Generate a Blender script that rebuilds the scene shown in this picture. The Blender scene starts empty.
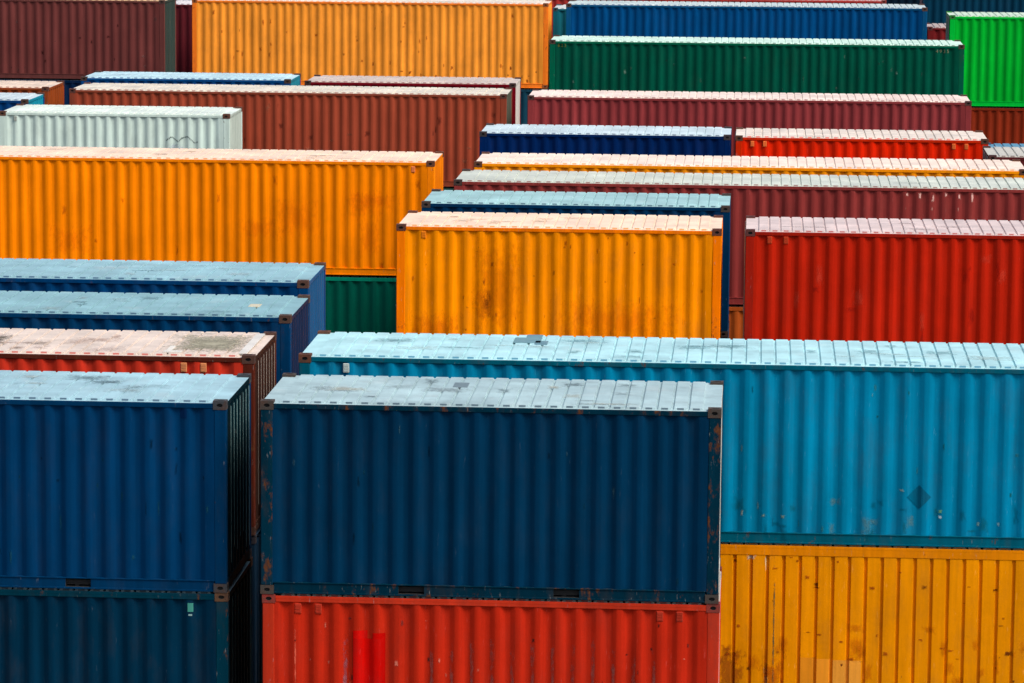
import bpy, math, random
from mathutils import Matrix, Vector, noise

random.seed(7)
SC = bpy.context.scene
COL = SC.collection
W = 2.438
STD, HC = 2.591, 2.896
L20, L40 = 6.058, 12.192
EYE = 15.58                       # camera height over the yard
F_PX = 3694.0754

# ------------------------------------------------------------------ colour
def lin1(c):
    c /= 255.0
    return c / 12.92 if c <= 0.04045 else ((c + 0.055) / 1.055) ** 2.4
def lin(rgb, k=1.0, cap=0.86):
    return tuple(min(cap, lin1(c) * k) for c in rgb) + (1.0,)
CAL = {
    'F1': ((0.195, 1.372, 1.407), (1.115, 1.162, 1.125)),
    'RL': ((1.414, 1.372, 1.167), None),
    'B1': ((0.114, 1.385, 1.425), (1.082, 1.134, 1.109)),
    'BL': ((0.141, 1.373, 1.429), None),
    'C1': ((0.005, 1.504, 1.51), (1.208, 1.242, 1.202)),
    'YO': ((1.54, 1.694, 0.574), None),
    'R1': ((1.82, 1.813, 1.674), (1.246, 1.274, 1.218)),
    'B2': ((0.27, 2.23, 2.239), (1.012, 1.081, 1.049)),
    'B3': ((0.239, 2.247, 2.228), (1.031, 1.1, 1.069)),
    'O1': ((2.133, 1.565, 0.704), (1.207, 1.11, 1.047)),
    'G2': ((0.135, 2.487, 2.386), None),
    'O2': ((3.579, 1.618, 0.415), (1.269, 1.165, 1.098)),
    'R2': ((1.453, 1.39, 1.063), (1.204, 1.188, 1.126)),
    'B4': ((0.27, 2.23, 2.239), (1.066, 1.117, 1.075)),
    'M1': ((1.556, 1.572, 1.545), (1.144, 1.152, 1.089)),
    'O3': ((2.133, 1.565, 0.704), (1.229, 1.131, 1.078)),
    'NB': ((0.265, 1.605, 1.749), (1.117, 1.132, 1.097)),
    'R3': ((1.663, 1.102, 0.281), (1.18, 1.171, 1.107)),
    'GY': ((1.485, 1.527, 1.522), (1.079, 1.106, 1.054)),
    'BR': ((1.543, 1.582, 1.523), (1.1, 1.106, 1.054)),
    'G1': ((1.528, 1.545, 1.531), (1.325, 1.291, 1.236)),
    'BK': (None, (1.084, 1.118, 1.085)),
    'DR': (None, (1.081, 1.061, 1.0)),
    'GR': ((0.128, 1.559, 1.528), (1.241, 1.283, 1.207)),
    'GL': ((0.501, 1.55, 1.496), None),
    'GU': ((1.478, 1.357, 1.047), None),
    'BM': ((1.479, 1.49, 1.472), None),
    'O4': ((2.071, 1.585, 1.528), None),
    'BF': ((0.403, 1.5, 1.513), None),
    'BB': ((0.83, 1.487, 1.521), None),
    'GB': (None, (1.194, 1.177, 1.106)),
}
#CALEND
KS = 0.80                         # side paint: photo value -> base colour
KP = 1.08                         # touched-up paint
KR = 0.62                         # roof paint

# ------------------------------------------------------------------ materials
class NT:
    def __init__(s, name):
        s.m = bpy.data.materials.new(name); s.m.use_nodes = True
        s.t = s.m.node_tree; s.t.nodes.clear()
        s.out = s.n('ShaderNodeOutputMaterial')
        s.b = s.n('ShaderNodeBsdfPrincipled')
        s.t.links.new(s.b.outputs[0], s.out.inputs[0])
    def n(s, kind, **kw):
        x = s.t.nodes.new(kind)
        for k, v in kw.items(): setattr(x, k, v)
        return x
    def l(s, a, b): s.t.links.new(a, b)
    def math(s, op, a, b=None, clamp=False):
        x = s.n('ShaderNodeMath', operation=op); x.use_clamp = clamp
        for i, v in enumerate((a, b)):
            if v is None: continue
            if isinstance(v, (int, float)): x.inputs[i].default_value = v
            else: s.l(v, x.inputs[i])
        return x.outputs[0]
    def noise(s, vec, scale, detail=4, rough=0.55):
        x = s.n('ShaderNodeTexNoise'); x.inputs['Scale'].default_value = scale
        x.inputs['Detail'].default_value = detail; x.inputs['Roughness'].default_value = rough
        s.l(vec, x.inputs['Vector']); return x.outputs['Fac']
    def ramp(s, v, a, b, lo=0.0, hi=1.0):
        x = s.n('ShaderNodeMapRange'); x.inputs['From Min'].default_value = a; x.inputs['From Max'].default_value = b
        x.inputs['To Min'].default_value = lo; x.inputs['To Max'].default_value = hi
        s.l(v, x.inputs['Value']); return x.outputs['Result']
    def mix(s, fac, a, b, mode='MIX'):
        x = s.n('ShaderNodeMix', data_type='RGBA', blend_type=mode)
        for i, v in ((0, fac), (6, a), (7, b)):
            if isinstance(v, (int, float)): x.inputs[i].default_value = v
            elif isinstance(v, tuple): x.inputs[i].default_value = v
            else: s.l(v, x.inputs[i])
        return x.outputs[2]
    def coords(s):
        tc = s.n('ShaderNodeTexCoord'); oi = s.n('ShaderNodeObjectInfo')
        off = s.n('ShaderNodeVectorMath', operation='SCALE'); off.inputs[0].default_value = (37.0, 53.0, 71.0)
        s.l(oi.outputs['Random'], off.inputs['Scale'])
        add = s.n('ShaderNodeVectorMath', operation='ADD')
        s.l(tc.outputs['Object'], add.inputs[0]); s.l(off.outputs[0], add.inputs[1])
        return add.outputs[0], oi, tc
    def scaled(s, vec, sc):
        x = s.n('ShaderNodeVectorMath', operation='MULTIPLY'); s.l(vec, x.inputs[0]); x.inputs[1].default_value = sc
        return x.outputs[0]
    def attr(s, name):
        x = s.n('ShaderNodeAttribute'); x.attribute_type = 'OBJECT'; x.attribute_name = name
        return x.outputs['Fac']

RUST = (0.050, 0.018, 0.009, 1)
RUSTL = (0.13, 0.048, 0.020, 1)

def paint(name, roof=False, frame=False):
    m = NT(name); vec, oi, tc = m.coords()
    base = oi.outputs['Color']
    big = m.noise(vec, 0.8 if not roof else 1.1, 5, 0.6)
    v1 = m.ramp(big, 0.3, 0.7, 0.90 if not roof else 0.88, 1.08)
    st = m.noise(m.scaled(vec, (11, 11, 0.45) if not roof else (3, 0.8, 3)), 1.0, 5, 0.65)
    v2 = m.ramp(st, 0.3, 0.7, 0.88 if not roof else 0.90, 1.08)
    st3 = m.noise(m.scaled(vec, (3.6, 3.6, 0.22) if not roof else (0.9, 2.2, 1)), 1.0, 4, 0.6)
    v = m.math('MULTIPLY', m.math('MULTIPLY', v1, v2), m.ramp(st3, 0.32, 0.68, 0.84, 1.10))
    vv = m.n('ShaderNodeCombineColor')
    for i in range(3): m.l(v, vv.inputs[i])
    c = m.mix(1.0, base, vv.outputs[0], 'MULTIPLY')
    # chalky fading, soft patches
    fade = m.ramp(m.noise(m.scaled(vec, (1, 1, 0.45)), 1.7, 6, 0.62), 0.56, 0.80, 0.0, 0.05 if not roof else 0.22)
    if roof: c = m.mix(fade, c, (0.62, 0.60, 0.56, 1))
    else:
        c = m.mix(m.math('MULTIPLY', fade, 8.0), c, m.mix(1.0, c, (1.5, 1.42, 1.38, 1), 'MULTIPLY'))
    wear = m.attr('rust')
    # grime: soft dark blotches
    gr = m.noise(m.scaled(vec, (1.0, 1.0, 0.35) if not roof else (1, 1, 1)), 3.2, 7, 0.68)
    g = m.math('MULTIPLY', m.ramp(gr, 0.50 if not roof else 0.52, 0.70, 0, 0.95), m.math('MULTIPLY', wear, 1.0, True), True)
    c = m.mix(g, c, m.mix(0.5 if not roof else 0.35, c, (0.045, 0.034, 0.026, 1)))
    # rust runs: spots stretched downwards
    ru = m.noise(m.scaled(vec, (1, 1, 0.42) if not roof else (1, 1, 1)), 6.5, 9, 0.72)
    th = m.math('SUBTRACT', 0.80 if not frame else 0.72, m.math('MULTIPLY', wear, 0.20))
    d = m.math('SUBTRACT', ru, th)
    r = m.math('MULTIPLY', d, 14.0, True)
    rc = m.mix(m.noise(vec, 22, 3), RUST, RUSTL)
    c = m.mix(r, c, rc)
    # bright scuffs and chips
    sc = m.noise(m.scaled(vec, (30, 30, 5) if not roof else (12, 40, 12)), 1.0, 4, 0.7)
    s = m.math('MULTIPLY', m.ramp(sc, 0.64, 0.74, 0, 0.6), m.math('MULTIPLY', wear, 1.3, True), True)
    c = m.mix(s, c, m.mix(0.35, m.mix(1.0, c, (2.4, 2.4, 2.4, 1), 'MULTIPLY'), (0.34, 0.34, 0.32, 1)) if not frame else (0.34, 0.34, 0.32, 1))
    if roof:
        q = m.noise(m.scaled(vec, (1.6, 13, 3)), 1.0, 6, 0.7)
        k = m.math('MULTIPLY', m.ramp(q, 0.60, 0.70, 0, 0.7), m.math('MULTIPLY', wear, 1.2, True), True)
        c = m.mix(k, c, m.mix(0.55, c, (0.06, 0.06, 0.055, 1)))
    m.l(c, m.b.inputs['Base Color'])
    rr = m.ramp(st, 0.3, 0.7, 0.42, 0.60) if not roof else m.ramp(big, 0.3, 0.7, 0.38, 0.58)
    rr = m.math('ADD', rr, m.math('MULTIPLY', r, 0.35), True)
    m.l(rr, m.b.inputs['Roughness'])
    m.b.inputs['Specular IOR Level'].default_value = 0.018 if not roof else 0.40
    bp = m.n('ShaderNodeBump'); bp.inputs['Strength'].default_value = 0.22; bp.inputs['Distance'].default_value = 0.02
    m.l(m.noise(vec, 5.0, 5, 0.6), bp.inputs['Height']); m.l(bp.outputs[0], m.b.inputs['Normal'])
    return m.m

def plain(name, col, rough=0.7, var=0.25, scale=6, metallic=0.0):
    m = NT(name); vec, oi, tc = m.coords()
    a = tuple(x * (1 - var) for x in col) + (1,); b = tuple(min(1, x * (1 + var)) for x in col) + (1,)
    m.l(m.mix(m.noise(vec, scale, 6, 0.65), a, b), m.b.inputs['Base Color'])
    m.b.inputs['Roughness'].default_value = rough; m.b.inputs['Metallic'].default_value = metallic
    return m.m

M_SIDE = paint('painted_steel_side')
M_ROOF = paint('weathered_roof_paint', roof=True)
def rib_mat():
    m = NT('rib_end_paint'); x = m.n('ShaderNodeAttribute'); x.attribute_type = 'OBJECT'; x.attribute_name = 'paint'
    m.l(x.outputs['Color'], m.b.inputs['Base Color']); m.b.inputs['Roughness'].default_value = 0.5
    return m.m
M_RIB = rib_mat()
M_FRAME = paint('painted_steel_frame', frame=True)
def stain_mat():
    m = NT('flaked_paint_patch'); vec, oi, tc = m.coords()
    sp = m.n('ShaderNodeSeparateXYZ'); m.l(tc.outputs['Generated'], sp.inputs[0])
    gm = m.n('ShaderNodeNewGeometry'); vt = m.n('ShaderNodeVectorTransform'); vt.vector_type = 'NORMAL'; vt.convert_from = 'WORLD'; vt.convert_to = 'OBJECT'
    m.l(gm.outputs['True Normal'], vt.inputs[0]); ns = m.n('ShaderNodeSeparateXYZ'); m.l(vt.outputs[0], ns.inputs[0])
    flat = m.math('GREATER_THAN', m.math('ABSOLUTE', ns.outputs[2]), 0.7)
    up = m.math('ADD', m.math('MULTIPLY', flat, sp.outputs[1]), m.math('MULTIPLY', m.math('SUBTRACT', 1.0, flat), sp.outputs[2]))
    e = None
    for k in (sp.outputs[0], up):
        q = m.math('MULTIPLY', m.math('MINIMUM', k, m.math('SUBTRACT', 1.0, k)), 2.0)
        e = q if e is None else m.math('MINIMUM', e, q)
    n = m.noise(m.scaled(vec, (1.6, 1.6, 0.8)), 8.0, 8, 0.7)
    a = m.math('ADD', m.math('MULTIPLY', e, 0.95), m.math('MULTIPLY', m.math('SUBTRACT', n, 0.5), 2.6))
    a = m.math('MULTIPLY', m.math('SUBTRACT', a, 0.20), 1.7, True)
    a = m.math('MULTIPLY', a, m.attr('cover'))
    m.l(a, m.b.inputs['Alpha'])
    v = m.noise(m.scaled(vec, (2, 2, 1)), 9.0, 6, 0.7)
    cc = m.n('ShaderNodeCombineColor'); r = m.ramp(v, 0.3, 0.7, 0.75, 1.2)
    for i in range(3): m.l(r, cc.inputs[i])
    m.l(m.mix(1.0, oi.outputs['Color'], cc.outputs[0], 'MULTIPLY'), m.b.inputs['Base Color'])
    m.b.inputs['Roughness'].default_value = 0.7; m.b.inputs['Specular IOR Level'].default_value = 0.05
    return m.m
M_STAIN = stain_mat()
M_HOLE = plain('dark_casting_opening', (0.012, 0.011, 0.010), 0.9)
M_STEEL = plain('galvanised_bar', (0.33, 0.33, 0.31), 0.45, 0.3, 12, 0.6)
M_UNDER = plain('bitumen_underside', (0.010, 0.010, 0.010), 0.9)

def casting_mat():
    m = NT('rusty_corner_casting'); vec, oi, tc = m.coords()
    n1 = m.noise(vec, 9, 8, 0.7)
    c = m.mix(m.ramp(n1, 0.46, 0.68), oi.outputs['Color'], m.mix(m.noise(vec, 25, 4), RUST, RUSTL))
    c = m.mix(1.0, c, (0.62, 0.62, 0.62, 1), 'MULTIPLY')
    m.l(c, m.b.inputs['Base Color']); m.b.inputs['Roughness'].default_value = 0.75
    return m.m
M_CAST = casting_mat()

def ground_mat():
    m = NT('yard_concrete'); tc = m.n('ShaderNodeTexCoord'); vec = tc.outputs['Object']
    c = m.mix(m.noise(vec, 0.12, 8, 0.65), (0.05, 0.05, 0.048, 1), (0.17, 0.165, 0.155, 1))
    c = m.mix(m.ramp(m.noise(vec, 0.9, 7, 0.7), 0.55, 0.75, 0, 0.6), c, (0.03, 0.03, 0.03, 1))
    m.l(c, m.b.inputs['Base Color']); m.b.inputs['Roughness'].default_value = 0.8
    return m.m

# ------------------------------------------------------------------ mesh helpers
class MB:
    def __init__(s): s.v = []; s.f = []; s.mi = []
    def face(s, pts, mi=0):
        b = len(s.v); s.v += [tuple(p) for p in pts]; s.f.append(tuple(range(b, b + len(pts)))); s.mi.append(mi)
    def box(s, a, b, mi=0, skip=()):
        (x0, y0, z0), (x1, y1, z1) = a, b
        Q = {'-z': [(x0,y0,z0),(x0,y1,z0),(x1,y1,z0),(x1,y0,z0)], '+z': [(x0,y0,z1),(x1,y0,z1),(x1,y1,z1),(x0,y1,z1)],
             '-y': [(x0,y0,z0),(x1,y0,z0),(x1,y0,z1),(x0,y0,z1)], '+y': [(x1,y1,z0),(x0,y1,z0),(x0,y1,z1),(x1,y1,z1)],
             '-x': [(x0,y1,z0),(x0,y0,z0),(x0,y0,z1),(x0,y1,z1)], '+x': [(x1,y0,z0),(x1,y1,z0),(x1,y1,z1),(x1,y0,z1)]}
        for k, q in Q.items():
            if k not in skip: s.face(q, mi)
    def cbox(s, a, b, c=0.006, mi=0):
        """box with chamfered edges"""
        (x0, y0, z0), (x1, y1, z1) = a, b
        c = min(c, (x1-x0)*.4, (y1-y0)*.4, (z1-z0)*.4)
        P = {}
        for ix, x in ((0, x0), (1, x1)):
            for iy, y in ((0, y0), (1, y1)):
                for iz, z in ((0, z0), (1, z1)):
                    sx, sy, sz = (c if ix == 0 else -c), (c if iy == 0 else -c), (c if iz == 0 else -c)
                    P[ix,iy,iz,'x'] = (x, y+sy, z+sz); P[ix,iy,iz,'y'] = (x+sx, y, z+sz); P[ix,iy,iz,'z'] = (x+sx, y+sy, z)
        def q(*k): s.face([P[i] for i in k], mi)
        q((0,1,0,'x'),(0,0,0,'x'),(0,0,1,'x'),(0,1,1,'x')); q((1,0,0,'x'),(1,1,0,'x'),(1,1,1,'x'),(1,0,1,'x'))
        q((0,0,0,'y'),(1,0,0,'y'),(1,0,1,'y'),(0,0,1,'y')); q((1,1,0,'y'),(0,1,0,'y'),(0,1,1,'y'),(1,1,1,'y'))
        q((0,1,0,'z'),(1,1,0,'z'),(1,0,0,'z'),(0,0,0,'z')); q((0,0,1,'z'),(1,0,1,'z'),(1,1,1,'z'),(0,1,1,'z'))
        for iy in (0,1):
            for iz in (0,1):
                k = [(0,iy,iz,'y'),(1,iy,iz,'y'),(1,iy,iz,'z'),(0,iy,iz,'z')]
                q(*(k if (iy+iz) % 2 else k[::-1]))
        for ix in (0,1):
            for iz in (0,1):
                k = [(ix,0,iz,'x'),(ix,1,iz,'x'),(ix,1,iz,'z'),(ix,0,iz,'z')]
                q(*(k[::-1] if (ix+iz) % 2 else k))
        for ix in (0,1):
            for iy in (0,1):
                k = [(ix,iy,0,'x'),(ix,iy,1,'x'),(ix,iy,1,'y'),(ix,iy,0,'y')]
                q(*(k if (ix+iy) % 2 else k[::-1]))
        for ix in (0,1):
            for iy in (0,1):
                for iz in (0,1):
                    k = [(ix,iy,iz,'x'),(ix,iy,iz,'y'),(ix,iy,iz,'z')]
                    q(*(k[::-1] if (ix+iy+iz) % 2 else k))
    def tube(s, a, b, r, n=8, mi=0):
        a, b = Vector(a), Vector(b); d = (b - a).normalized()
        u = d.orthogonal().normalized(); w = d.cross(u)
        ring = [u * math.cos(2*math.pi*i/n) * r + w * math.sin(2*math.pi*i/n) * r for i in range(n)]
        for i in range(n):
            j = (i + 1) % n
            s.face([a+ring[i], a+ring[j], b+ring[j], b+ring[i]], mi)
        s.face([a+p for p in ring[::-1]], mi); s.face([b+p for p in ring], mi)
    def mesh(s, name, mats):
        me = bpy.data.meshes.new(name); me.from_pydata(s.v, [], s.f)
        for m in mats: me.materials.append(m)
        if len(mats) > 1: me.polygons.foreach_set('material_index', s.mi)
        me.update(); return me

def link(name, mesh, parent=None, color=None, rust=0.3):
    o = bpy.data.objects.new(name, mesh); COL.objects.link(o)
    if parent is not None: o.parent = parent
    if color is not None: o.color = color
    o['rust'] = rust
    return o

# ------------------------------------------------------------------ container geometry
DROP = 0.034        # roof sheet below the casting tops
PW = 0.165          # post width
def profile(L, style):
    """(x, inward depth) along the long wall, from post to post"""
    a, b = -L/2 + PW - 0.004, L/2 - PW + 0.004
    out = [(a, 0.0)]
    if style == 'groove':                       # broad flats with narrow grooves
        n = round((b - a - 0.10) / 0.229); p = (b - a - 0.10) / n; x = a + 0.05
        for i in range(n):
            if i in (3, n-4):                   # a wide blank bay near each end
                out += [(x + p*1.0, 0.0)]; x += p; continue
            g = p - 0.058
            out += [(x + g, 0.0), (x + g + 0.010, 0.034), (x + g + 0.028, 0.034), (x + p, 0.0)]
            x += p
    else:
        p0 = {'a': 0.2685, 'b': 0.2765, 'c': 0.2740}[style]
        n = round((b - a - 0.12) / p0); p = (b - a - 0.12) / n; x = a + 0.06
        for i in range(n):
            out += [(x, 0.0), (x + p*0.24, 0.036), (x + p*0.50, 0.036), (x + p*0.74, 0.0)]
            x += p
        out.append((x, 0.0))
    out.append((b, 0.0))
    res = [out[0]]
    for q in out[1:]:
        if q[0] - res[-1][0] > 1e-4: res.append(q)
    if style == 'groove': return res
    k, out = 0.011, [res[0]]                    # bend radius: two points instead of each sharp fold
    for p, q, n in zip(res, res[1:], res[2:]):
        for o in (p, n):
            t = k / math.hypot(o[0] - q[0], o[1] - q[1])
            if abs((q[1] - p[1]) / (q[0] - p[0]) - (n[1] - q[1]) / (n[0] - q[0])) < 1e-3 or t > 0.45: continue
            out.append((q[0] + (o[0] - q[0]) * t, q[1] + (o[1] - q[1]) * t))
    out.append(res[-1])
    return out

def depth_at(prof, x):
    for (xa, da), (xb, db) in zip(prof, prof[1:]):
        if xa <= x <= xb: return da + (db - da) * (x - xa) / (xb - xa)
    return 0.0

def dent(x, z, seed, amp):
    v = Vector((x * 0.9 + seed * 13.7, z * 0.8 + seed * 3.1, seed * 7.7))
    n = noise.noise(v) + 0.5 * noise.noise(v * 2.3)
    return amp * max(-1.0, min(1.3, n))

_cache = {}
def cached(key, fn):
    if key not in _cache: _cache[key] = fn()
    return _cache[key]

ZB, ZT = 0.155, 0.094     # wall runs from above the bottom rail to under the top rail
def wall_mesh(L, H, style, seed, amp):
    """front long wall, facing -y; dented sheet"""
    prof = profile(L, style); nz = 9 if seed >= 0 else 1
    z0, z1 = ZB, H - ZT
    y0 = -W/2 + 0.010
    vs, fs = [], []
    for k in range(nz + 1):
        z = z0 + (z1 - z0) * k / nz
        e = math.sin(math.pi * k / nz) ** 0.6
        for x, d in prof:
            g = dent(x, z, seed, amp) * e if seed >= 0 else 0
            vs.append((x, y0 + d + max(-0.004, g), z))
    m = len(prof)
    for k in range(nz):
        for i in range(m - 1):
            fs.append((k*m+i, k*m+i+1, (k+1)*m+i+1, (k+1)*m+i))
    me = bpy.data.meshes.new('side_wall'); me.from_pydata(vs, [], fs); me.materials.append(M_SIDE); me.update()
    if style != 'groove': me.polygons.foreach_set('use_smooth', [True] * len(me.polygons))
    return me

def patch_mesh(L, H, style, seed, amp, x0, x1, z0, z1, off=0.003):
    """paint laid over the long wall, following its folds"""
    prof = profile(L, style)
    xs = sorted({x0, x1} | {x for x, d in prof if x0 < x < x1})
    nz = 6; vs, fs = [], []
    for k in range(nz + 1):
        z = z0 + (z1 - z0) * k / nz
        e = max(0.0, math.sin(math.pi * (z - ZB) / (H - ZT - ZB))) ** 0.6
        for x in xs:
            d = depth_at(prof, x); g = dent(x, z, seed, amp) * e
            vs.append((x, -W/2 + 0.010 + d + max(-0.004, g) - off, z))
    m = len(xs)
    for k in range(nz):
        for i in range(m - 1): fs.append((k*m+i, k*m+i+1, (k+1)*m+i+1, (k+1)*m+i))
    me = bpy.data.meshes.new('paint_patch'); me.from_pydata(vs, [], fs); me.materials.append(M_SIDE); me.update()
    me.polygons.foreach_set('use_smooth', [style != 'groove'] * len(me.polygons))
    return me

def end_wall_mesh(H, seed, amp=0.012):
    """corrugated blank end, facing +x, built at x = 0"""
    a, b = -W/2 + PW - 0.004, W/2 - PW + 0.004
    n = 7; p = (b - a - 0.06) / n; y = a + 0.03; pr = [(a, 0.0)]
    for i in range(n):
        pr += [(y + 1e-3, 0.0), (y + p*0.20, 0.050), (y + p*0.50, 0.050), (y + p*0.70, 0.0)]; y += p
    pr.append((b, 0.0))
    nz = 6; vs, fs = [], []
    for k in range(nz + 1):
        z = 0.155 + (H - 0.10 - 0.155) * k / nz
        for yy, d in pr:
            g = dent(yy, z, seed + 5, amp) * math.sin(math.pi * k / nz)
            vs.append((-0.012 - d - max(-0.004, g), yy, z))
    m = len(pr)
    for k in range(nz):
        for i in range(m - 1): fs.append((k*m+i, k*m+i+1, (k+1)*m+i+1, (k+1)*m+i))
    me = bpy.data.meshes.new('end_wall'); me.from_pydata(vs, [], fs); me.materials.append(M_SIDE); me.update()
    return me

def roof_mesh(L, H, seed, amp=0.008):
    """cross-ribbed sheet lapping over the rails; the pressed rib ends keep the unfaded side colour"""
    zr = H - DROP; rib = 0.025; yo = -W/2 + 0.010
    a, b = -L/2 + 0.010, L/2 - 0.010
    n = round((b - a - 0.44) / 0.209); p = (b - a - 0.44) / n
    xs = [(a, 0), (a + 0.20, 0)]; x = a + 0.22; q = p / 0.209
    for i in range(n):
        xs += [(x + 0.014*q, 0), (x + 0.024*q, 1), (x + 0.062*q, 1), (x + 0.152*q, 2), (x + 0.190*q, 1), (x + 0.200*q, 0)]; x += p
    xs += [(b - 0.20, 0), (b, 0)]
    ys = [(yo, 0), (yo + 0.075, 0), (yo + 0.082, 1)]
    k = 6
    for i in range(1, k): ys.append((yo + 0.082 + (2*(-yo - 0.082)) * i / k, 1))
    ys += [(-yo - 0.060, 1), (-yo - 0.030, 0), (-yo, 0)]
    vs, fs, mi = [], [], []
    for j, (y, ry) in enumerate(ys):
        e = max(0.0, 1 - (abs(y) / (-yo)) ** 2) if j not in (0, len(ys)-1) else 0.0
        for x, rx in xs:
            ex = min(1.0, max(0.0, (x - a - 0.18) / 0.6), max(0.0, (b - 0.18 - x) / 0.6))
            # corners are cut away round the castings
            xx, yy = x, y
            vs.append((xx, yy, zr + rib * min(rx, 1) * ry + (dent(x * 1.2, y * 1.5, seed + 2, amp) + 0.004) * e * ex))
    m = len(xs)
    for j in range(len(ys) - 1):
        for i in range(m - 1):
            fs.append((j*m+i, j*m+i+1, (j+1)*m+i+1, (j+1)*m+i))
            mi.append(1 if (j == 1 and xs[i+1][1] == 2) else 0)
    me = bpy.data.meshes.new('roof'); me.from_pydata(vs, [], fs); me.materials.append(M_ROOF); me.materials.append(M_RIB)
    me.polygons.foreach_set('material_index', mi); me.update()
    return me

def casting_mesh(sx, sy, top):
    """corner casting with open slots in its three outer faces; placed in container-corner coordinates,
    the container corner at the origin, the body reaching inwards"""
    dx, dy, dz = 0.178, 0.162, 0.118
    b = MB()
    def fix(p): return (-sx * p[0], -sy * p[1], (-p[2] if top else p[2]))
    flip = (sx * sy * (-1 if top else 1)) > 0      # orientation of the mirrored frame
    def face(pts, mi=0):
        q = [fix(p) for p in pts]
        b.face(q[::-1] if flip else q, mi)
    # frame: outer faces at x=0, y=0, z=0; body to (dx,dy,dz)
    def holed(o, u, v, nrm, lu, lv, ru, rv):
        o, u, v, nrm = map(Vector, (o, u, v, nrm))
        cu, cv = lu/2, lv/2
        if lv > 0.15 and lu > 0.15: pass
        oct_ = [(cu + ru*math.cos(t), cv + rv*math.sin(t)) for t in [math.pi/8 + k*math.pi/4 for k in range(8)]]
        P = lambda a, c, d=0: o + u*a + v*c + nrm*d
        cor = [(lu, lv), (0, lv), (0, 0), (lu, 0)]
        for k in range(4):
            i0, i1 = 2*k, 2*k+1
            face([P(*cor[k]), P(*oct_[i1]), P(*oct_[i0])])
            nx = cor[(k+1) % 4]
            face([P(*cor[k]), P(*nx), P(*oct_[(i1+1) % 8]), P(*oct_[i1])])
        for k in range(8):
            j = (k+1) % 8
            face([P(*oct_[k]), P(*oct_[j]), P(*oct_[j], 0.028), P(*oct_[k], 0.028)], 1)
        face([P(*q, 0.028) for q in oct_], 1)
    holed((0,0,0), (0,1,0), (0,0,1), (1,0,0), dy, dz, 0.026, 0.040)     # end face
    holed((0,0,0), (0,0,1), (1,0,0), (0,1,0), dz, dx, 0.026, 0.042)     # long-side face
    holed((0,0,0), (1,0,0), (0,1,0), (0,0,1), dx, dy, 0.060, 0.032)     # top or bottom face
    face([(dx,0,0),(dx,0,dz),(dx,dy,dz),(dx,dy,0)]); face([(0,dy,0),(dx,dy,0),(dx,dy,dz),(0,dy,dz)])
    face([(0,0,dz),(0,dy,dz),(dx,dy,dz),(dx,0,dz)])
    me = b.mesh('corner_casting', [M_CAST, M_HOLE])
    return me

def post_mesh(H, sx, sy):
    b = MB(); i = 0.004
    xs = sorted((sx*i*-1, -sx*PW)); ys = sorted((-sy*i, -sy*0.150))
    b.cbox((xs[0], ys[0], 0.118), (xs[1], ys[1], H - 0.118), 0.010)
    return b.mesh('corner_post', [M_FRAME])

def rail_mesh_top(L, H, tall=0.065, lip=False):
    b = MB(); y = -W/2 + 0.004
    b.cbox((-L/2 + 0.178, y, H - DROP - 0.004 - tall), (L/2 - 0.178, y + 0.060, H - DROP - 0.003), 0.006)
    if lip: b.cbox((-L/2 + 0.178, y - 0.001, H - 0.060), (L/2 - 0.178, y + 0.009, H - 0.020), 0.002)
    return b.mesh('top_rail', [M_FRAME])

POCK = [(-1.195, -0.855), (0.855, 1.195)]
def rail_mesh_bottom(L, H, pockets):
    """pressed channel: web set back between a top lip and a bottom flange, cut at the fork pockets"""
    b = MB(); y = -W/2 + 0.006
    x0, x1 = -L/2 + 0.178, L/2 - 0.178
    segs = [(x0, x1)]
    if pockets: segs = [(x0, POCK[0][0]), (POCK[0][1], POCK[1][0]), (POCK[1][1], x1)]
    b.cbox((x0, y, 0.150), (x1, y + 0.055, 0.166), 0.003)
    b.cbox((x0, y, 0.010), (x1, y + 0.055, 0.034), 0.003)
    for a, c in segs: b.box((a, y + 0.010, 0.034), (c, y + 0.016, 0.150))
    return b.mesh('bottom_rail', [M_FRAME])

def pocket_mesh():
    b = MB(); x0, x1 = POCK[0]; y0 = -W/2 + 0.016; y1 = y0 + 0.7
    b.face([(x0,y0,.036),(x1,y0,.036),(x1,y1,.036),(x0,y1,.036)]); b.face([(x0,y0,.148),(x0,y1,.148),(x1,y1,.148),(x1,y0,.148)])
    b.face([(x0,y0,.036),(x0,y1,.036),(x0,y1,.148),(x0,y0,.148)]); b.face([(x1,y0,.036),(x1,y0,.148),(x1,y1,.148),(x1,y1,.036)])
    b.face([(x0,y1,.036),(x1,y1,.036),(x1,y1,.148),(x0,y1,.148)])
    return b.mesh('fork_pocket', [M_UNDER])

def end_rail_mesh(H, top):
    b = MB()
    if top: b.cbox((-0.072, -W/2 + 0.162, H - 0.105), (-0.006, W/2 - 0.162, H - DROP - 0.003), 0.006)
    else: b.cbox((-0.072, -W/2 + 0.162, 0.018), (-0.006, W/2 - 0.162, 0.160), 0.006)
    return b.mesh('end_header' if top else 'end_sill', [M_FRAME])

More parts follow.
